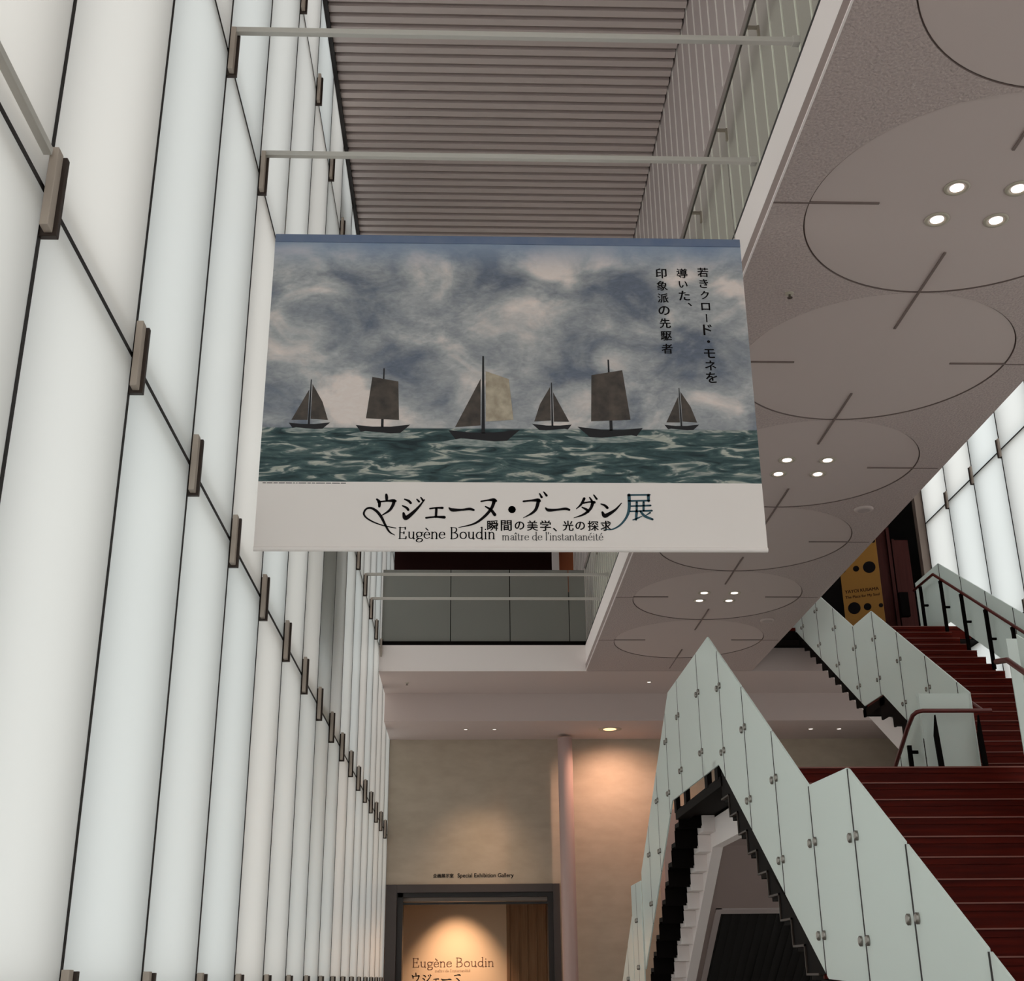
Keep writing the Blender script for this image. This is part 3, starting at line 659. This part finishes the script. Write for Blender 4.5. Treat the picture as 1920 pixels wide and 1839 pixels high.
# ================================================================== the stairs
G, H = .262, .16
SX0, SX1 = 2.04, 4.42                       # lower and far flights
def flight_pts():
    up = [(9.77-G*n, 3.13-H*n) for n in range(0, 10)]
    low = [(6.39-G*n, 1.53-H*n) for n in range(0, 10)]
    return up, low
st = thing('staircase', (4.2, 9.8, FZ), 'red brown staircase with open stepped underside rising from the lower right to the upper level', 'stairs')
def step(x0, x1, yn, yb, z, down=False):
    """one step: timber tread with a riser board below its front edge and a paler front edge"""
    mb = MB()
    mb.box(x0, x1, yn+.004, yb, z-.05, z-.006, 0)
    mb.box(x0, x1, yn+.012, yn+.035, z-H-.045, z-.006, 0)
    mb.box(x0, x1, yn-.004, yb, z-.008, z, 0)
    mb.box(x0, x1, yn-.006, yn+.004, z-.008, z+.001, 1)
    mb.box(x0, x1, yn+.036, yb+.012, z-.115, z-.05, 2); mb.box(x0, x1, yn+.035, yn+.05, z-H-.115, z-.05, 2)
    return mb.build('step', [M['tread'], M['nosing'], M['black']], st)
up, low = flight_pts()
for y, z in up[1:]: step(SX0, SX1, y, y+G+.012, z)
for y, z in low[1:]: step(SX0, SX1, y, y+G+.012, z)
def landing(x0, x1, y0, y1, z, edge=True):
    mb = MB(); mb.box(x0, x1, y0, y1, z-.05, z, 0); mb.box(x0, x1, y0-.006, y0+.006, z-.01, z+.001, 1)
    mb.box(x0, x1, y0+.01, y0+.035, z-H-.03, z-.01, 0); mb.box(x0, x1, y0+.04, y1, z-.11, z-.05, 2)
    return mb.build('landing', [M['tread'], M['nosing'], M['black']], st)
landing(2.13, 7.3, 9.77, 11.96, 3.13)
landing(2.06, 4.42, 6.39, 7.424, 1.53)
# far flight going down behind the landing: closed black treads seen from below
for j in range(1, 11):
    z = 3.13-H*j; y0 = 11.95+G*(j-1)
    MB().box(2.04, 4.42, y0, y0+G+.02, z-.04, z, 0).box(2.04, 4.42, y0-.005, y0+.03, z-.04, z+H-.02, 0).build('step', [M['black']], st)
MB().box(2.04, 4.42, 14.57, 15.3, 1.42, 1.48).build('landing', [M['black']], st)
for j in range(1, 10):
    z = 1.5-H*j; y0 = 15.3+G*(j-1)
    MB().box(2.04, 4.42, y0, y0+G+.02, z-.06, z, 0).box(2.04, 4.42, y0-.005, y0+.03, z-.06, z+H-.02, 0).build('step', [M['black']], st)
# stringers: straight top edge, stepped lower edge
def stringer(x0, x1, pts_top, pts_bot, m='black', name='stringer'):
    return MB().prism_x(pts_top+pts_bot[::-1], x0, x1).build(name, M[m], st)
def zig(y_hi, z_hi, n, t):
    """stepped lower edge from the top step down towards -y: far low corners under each tread"""
    p = []
    for i in range(n):
        p += [(y_hi-G*i, z_hi-H*i-t), (y_hi-G*(i+1), z_hi-H*(i+1)+H-t-.0)]
        p[-1] = (y_hi-G*(i+1), z_hi-H*i-t)
    return p
def lip(x, pts, w=.012):
    mb = MB()
    for (a, b), (c, d) in zip(pts, pts[1:]):
        y0, y1 = sorted((a, c)); z0, z1 = sorted((b, d)); mb.box(x-.05, x+.004, y0-w/2, y1+w/2, z0-w/2, z1+w/2)
    return mb
top = [(9.79, 3.10), (7.17, 1.50)]
bot = zig(9.79, 2.97, 9, .085)
stringer(2.02, 2.06, [(9.79, 3.06), (9.72, 3.13), (7.2, 1.585)], bot+[(7.2, bot[-1][1])])
lip(2.06, bot).build('stringer_lip', M['bracket_dark'], st)
bot = zig(6.41, 1.37, 9, .055)
stringer(2.02, 2.06, [(7.42, 1.58), (6.41, 1.53), (4.05, .08)], [(7.42, 1.40), (6.41, 1.40)]+bot)
# landing edge beam and its short posts under the glass
MB().box(2.01, 2.13, 9.76, 11.97, 2.985, 3.062).build('edge_beam', M['black'], st)
for y in (9.9, 10.34, 11.38, 11.93): MB().box(2.005, 2.045, y-.06, y+.06, 3.05, 3.2).build('short_post', M['black'], st)
# far flight stringer
b2 = [(12.0+G*i, 2.985-H*i) for i in range(0, 11)]
p = []
for i in range(10): p += [(12.0+G*i, 2.96-H*i), (12.0+G*i, 2.96-H*(i+1))]
for i in range(0, 10):
    z = 3.13-H*(i+1); y0 = 11.95+G*i
    MB().box(2.03, 2.24, y0-.012, y0+.0, z-.065, z+H-.06).build('riser_plate', M['black'], st)
# white spine beam: flat below the landing, sloping with the far flight, stepped blocks under each tread
MB().prism_x([(10.1, 2.745), (12.1, 2.745), (14.9, 1.01), (14.9, 1.52), (11.98, 3.0), (10.1, 3.0)], 2.37, 2.47).build('spine_beam', M['white'], st)
for i in range(10):
    z = 3.13-H*(i+1); y0 = 11.95+G*i
    MB().box(2.25, 2.375, y0-.03, y0+G-.02, z-.10, z+H-.10).build('spine_block', M['white'], st, bevel=.008)
# grey closed underside of the far flight with a dark ribbed hatch in a pale frame
MB().prism_x([(9.95, 2.76), (12.1, 2.76), (14.9, 1.05), (14.9, 1.12), (12.12, 2.83), (9.95, 2.83)], 2.45, 4.40).build('soffit_panel', M['grey_wall'], st)
def on_slope(y, d): return 2.76-(y-12.1)*(1.71/2.8)-d
MB().prism_x([(12.96, on_slope(12.96, .015)), (13.02, on_slope(13.02, .015)), (13.02, on_slope(13.02, -.01)), (12.96, on_slope(12.96, -.01))], 2.53, 4.3).prism_x([(12.96, on_slope(12.96, .012)), (14.9, on_slope(14.9, .012)), (14.9, on_slope(14.9, -.01)), (12.96, on_slope(12.96, -.01))], 2.53, 2.59).build('hatch_frame', M['panel'], st)
mb = MB().prism_x([(13.02, on_slope(13.02, .004)), (14.9, on_slope(14.9, .004)), (14.9, on_slope(14.9, -.02)), (13.02, on_slope(13.02, -.02))], 2.59, 4.3)
for k in range(18): mb.prism_x([(13.02, on_slope(13.02, .012)), (14.9, on_slope(14.9, .012)), (14.9, on_slope(14.9, -.01)), (13.02, on_slope(13.02, -.01))], 2.62+.09*k, 2.66+.09*k)
mb.build('hatch', M['dark'], st)

# upper flight on the right, from the landing to the upper level
UX0, UX1 = 5.03, 7.24
LO = [(12.1+G*n, 3.29+H*n) for n in range(10)]
UP = [(15.22+G*n, 4.89+H*n) for n in range(11)]
for y, z in LO[:-1]: step(UX0, UX1, y, y+G+.012, z)
landing(UX0, UX1, LO[-1][0], 15.23, 4.73)
for y, z in UP[:-1]: step(UX0, UX1, y, y+G+.012, z)
landing(UX0, UX1+.4, UP[-1][0], 17.9, 6.49)
def zup(y0, z0, n, t):
    p = []
    for i in range(n): p += [(y0+G*i, z0+H*i-t), (y0+G*(i+1), z0+H*i-t)]
    return p
bot = zup(12.11, 3.29, 9, .13)
stringer(5.005, 5.03, [(11.96, 3.18), (12.05, 3.18), (14.42, 4.70), (14.60, 4.70)], [(11.96, 3.02), (12.11, 3.02)]+bot+[(14.60, bot[-1][1])])
MB().box(5.005, 5.03, 14.42, 15.25, 4.60, 4.69).build('edge_beam', M['black'], st)
bot = zup(15.23, 4.89, 10, .13)
stringer(5.005, 5.03, [(15.13, 4.72), (17.86, 6.40)], [(15.13, 4.60), (15.23, 4.60)]+bot+[(17.86, bot[-1][1])])
MB().prism_x([(12.0, 3.05), (12.0, 2.72), (14.56, 4.14), (15.05, 4.14), (18.2, 6.06), (18.2, 6.3), (15.2, 4.58), (14.4, 4.58)], 5.35, 6.7).build('spine_beam', M['white'], st)

# ---- glass balustrades
def interp(P, y):
    for (a, b), (c, d) in zip(P, P[1:]):
        if min(a, c)-1e-6 <= y <= max(a, c)+1e-6: return b+(d-b)*(y-a)/(c-a) if c != a else b
    return P[0][1] if abs(y-P[0][0]) < abs(y-P[-1][0]) else P[-1][1]
def glass_run(root, x, joints, top, bot, clip=True, side=-1, clip_h=(.2, .7), gap=.02, mat_='balus_glass', ends=True):
    for y in joints[1:-1]:
        MB().box(x-.0062, x+.0062, y-.0102, y+.0102, interp(bot, y)+.004, interp(top, y)-.006).build('joint_strip', M['gasket'], root)
    for i, (a, b) in enumerate(zip(joints, joints[1:])):
        a1, b1 = a+gap/2, b-gap/2
        ty = [a1]+[p[0] for p in top if a1 < p[0] < b1]+[b1]; by = [a1]+[p[0] for p in bot if a1 < p[0] < b1]+[b1]
        poly = [(y, interp(bot, y)) for y in by]+[(y, interp(top, y)) for y in reversed(ty)]
        p = MB().prism_x(poly, x-.006, x+.006).build('glass_panel', M[mat_], root)
        if clip:
            for e, sgn in ((a, 1), (b, -1)):
                if (i == 0 and e == a) or (i == len(joints)-2 and e == b): continue
                for h in clip_h:
                    zc = interp(bot, e)+h; yc = e+sgn*.058; cb = MB()
                    cb.lathe((x+side*.006, yc, zc), [(.014, 0), (.014, side*.014), (.009, side*.02)], 0, 16, 'x')
                    vs = [(vx, vy, zc+(vz-zc)*1.8) for vx, vy, vz in cb.v]; cb.v = vs
                    cb.build('clip', M['steel'], p)
S = H/G
lt = [(3.4, 2.605-(6.44-3.4)*S), (6.44, 2.605), (7.21, 2.625), (9.82, 4.20), (11.94, 4.20), (14.42, 2.69)]
lb = [(3.4, 1.555-(6.40-3.4)*S), (6.40, 1.555), (7.17, 1.58), (9.72, 3.145), (12.02, 3.17), (14.6, 1.56)]
b1 = thing('glass_balustrade', (2.0, 7, FZ), 'large frosted glass balustrade of the near stairs, rising to a sharp peak', 'balustrade')
glass_run(b1, 2.0, [3.4, 4.17, 4.93, 5.70, 6.44, 7.21, 7.975, 8.74, 9.50, 10.38, 11.42, 12.19, 12.95, 13.70, 14.42], lt, lb)
b2_ = thing('glass_balustrade', (2.0, 15, FZ), 'low frosted glass balustrade behind the glass peak, before the stone wall', 'balustrade')
glass_run(b2_, 1.985, [14.40, 14.83, 15.26], [(14.40, 2.605), (15.26, 2.605)], [(14.4, 1.5), (15.26, 1.5)], clip_h=(.2, .7))
glass_run(b2_, 1.985, [15.275, 15.8, 16.5, 17.3], [(15.275, 2.27), (17.3, 2.27-2.025*S)], [(15.275, 1.3), (17.3, 1.3-2.025*S)], clip_h=(.2, .6))
ut = [(11.88, 4.17), (14.49, 5.765), (15.24, 5.775), (17.75, 7.31), (18.5, 7.31)]
ub = [(11.9, 3.18), (12.05, 3.18), (14.42, 4.715), (15.13, 4.72), (17.9, 6.42), (18.5, 6.42)]
b3 = thing('glass_balustrade', (5.0, 12, 3.13), 'frosted glass balustrade along the left side of the upper flight', 'balustrade')
glass_run(b3, 5.0, [11.90, 12.19, 12.95, 13.72, 14.48, 15.25, 16.01, 16.77, 17.53, 18.4], ut, ub)
# panel across the landing between the far flight and the upper flight, with posts and handrail
def post_y(root, x, y, z0, z1, lug=1):
    mb = MB().box(x-.022, x+.022, y-.012, y+.012, z0, z1)
    if lug: mb.box(x, x+.075*lug, y-.01, y+.01, z0+.57, z0+.60); mb.box(x+.055*lug-.012, x+.055*lug+.012, y-.012, y+.012, z0+.585, z0+.62)
    return mb.build('post', M['black'], root)
b4 = thing('glass_balustrade', (4.7, 11.9, 3.13), 'short frosted glass balustrade across the landing, with bent red brown handrail', 'balustrade')
MB().box(4.485, 4.995, 11.915, 11.927, 3.17, 4.18).build('glass_panel', M['balus_glass'], b4)
glass_run(b4, 4.475, [11.93, 12.6, 13.3], [(11.93, 4.18), (13.3, 4.18-1.37*S)], [(11.93, 3.15), (13.3, 3.15-1.37*S)], clip=False)
for x in (4.595, 5.025):
    MB().prism_y([(x-.025, 3.13), (x+.03, 3.13), (x+.005, 3.72), (x-.005, 3.95), (x-.012, 3.95), (x-.045, 3.75)], 11.82, 11.845).build('post', M['black'], b4)
MB().tube([(5.14, 11.80, 3.985), (4.46, 11.80, 3.985), (4.405, 11.81, 3.975), (4.375, 11.85, 3.95), (4.365, 12.0, 3.86), (4.365, 13.2, 3.86-1.2*S)], .021).build('handrail', M['rail'], b4)
MB().tube([(5.13, 11.80, 3.985), (5.12, 11.95, 4.02), (5.1, 12.2, 4.17)], .015).build('handrail', M['rail'], b4)
MB().box(4.37, 4.41, 12.08, 12.11, 2.9, 3.70).box(4.40, 4.48, 12.08, 12.11, 3.62, 3.65).build('post', M['black'], b4)
# right side of the near flight and across the landing front
b5 = thing('glass_balustrade', (4.6, 9.6, 3.13), 'frosted glass balustrade at the right picture edge, handrail sloping towards the viewer', 'balustrade')
MB().box(4.485, 7.25, 9.80, 9.812, 3.2, 4.18).build('glass_panel', M['balus_glass'], b5)
lt5 = [(3.6, 4.16-(9.55-3.6)*S), (9.55, 4.16)]; lb5 = [(3.6, 3.14-(9.75-3.6)*S), (9.55, 3.02)]
glass_run(b5, 4.45, [3.6, 4.4, 5.15, 5.9, 6.65, 7.4, 8.15, 8.9, 9.53], lt5, lb5, clip=False)
MB().tube([(4.375, 9.80, 3.985), (4.375, 9.6, 3.95), (4.375, 4.0, 3.95-5.6*S)], .024).build('handrail', M['rail'], b5)
for y in (9.3, 8.3, 7.3, 6.3, 5.3, 4.3): MB().box(4.39, 4.425, y-.012, y+.03, 3.13-(9.77-y)*S, 3.9-(9.6-y)*S).build('post', M['black'], b5)
# right side of the upper flight
b6 = thing('glass_balustrade', (7.3, 16, 3.13), 'frosted glass balustrade right of the upper flight, before the bright glass wall', 'balustrade')
rt_ = [(11.9, 4.17+.11), (14.45, 5.42+.0), (14.46, 5.42), (17.86, 7.497), (18.9, 7.497)]
rt_ = [(11.9, 7.497-(17.86-11.9)*S+.46), (14.49, 5.775), (15.0, 5.775), (17.86, 7.497), (18.9, 7.497)]
rb_ = [(11.9, 3.2), (12.05, 3.2), (14.5, 4.85), (15.0, 4.86), (17.7, 6.52), (18.9, 6.54)]
glass_run(b6, 7.3, [11.9, 12.65, 13.4, 14.1, 14.85, 15.6, 16.37, 17.13, 17.86, 18.9], rt_, rb_, clip=False)
def nos(y): return 4.89+(y-15.22)*S if y > 15.0 else 3.29+(y-12.1)*S
hr = [(7.2, 18.75, 7.33), (7.2, 17.88, 7.325), (7.2, 15.1, 7.325-2.78*S), (7.2, 14.5, 7.325-2.78*S), (7.2, 12.0, 7.325-2.78*S-2.5*S)]
MB().tube(hr, .022).build('handrail', M['rail'], b6)
for y in (17.63, 16.95, 16.22, 15.48, 14.7, 13.9, 13.1, 12.3):
    zt = interp([(p[1], p[2]) for p in hr], y)
    MB().box(7.18, 7.215, y-.03, y+.03, zt-.87, zt-.03).box(7.2, 7.29, y-.015, y+.015, zt-.46, zt-.43).box(7.185, 7.21, y-.07, y+.05, zt-.06, zt-.02).build('post', M['black'], b6)
MB().box(7.18, 7.215, 18.42, 18.48, 6.49, 7.3).box(7.2, 7.29, 18.44, 18.47, 6.98, 7.01).build('post', M['black'], b6)
MB().box(7.02, 7.16, 18.9, 19.0, 6.95, 7.35).build('control_box', M['black'], b6)
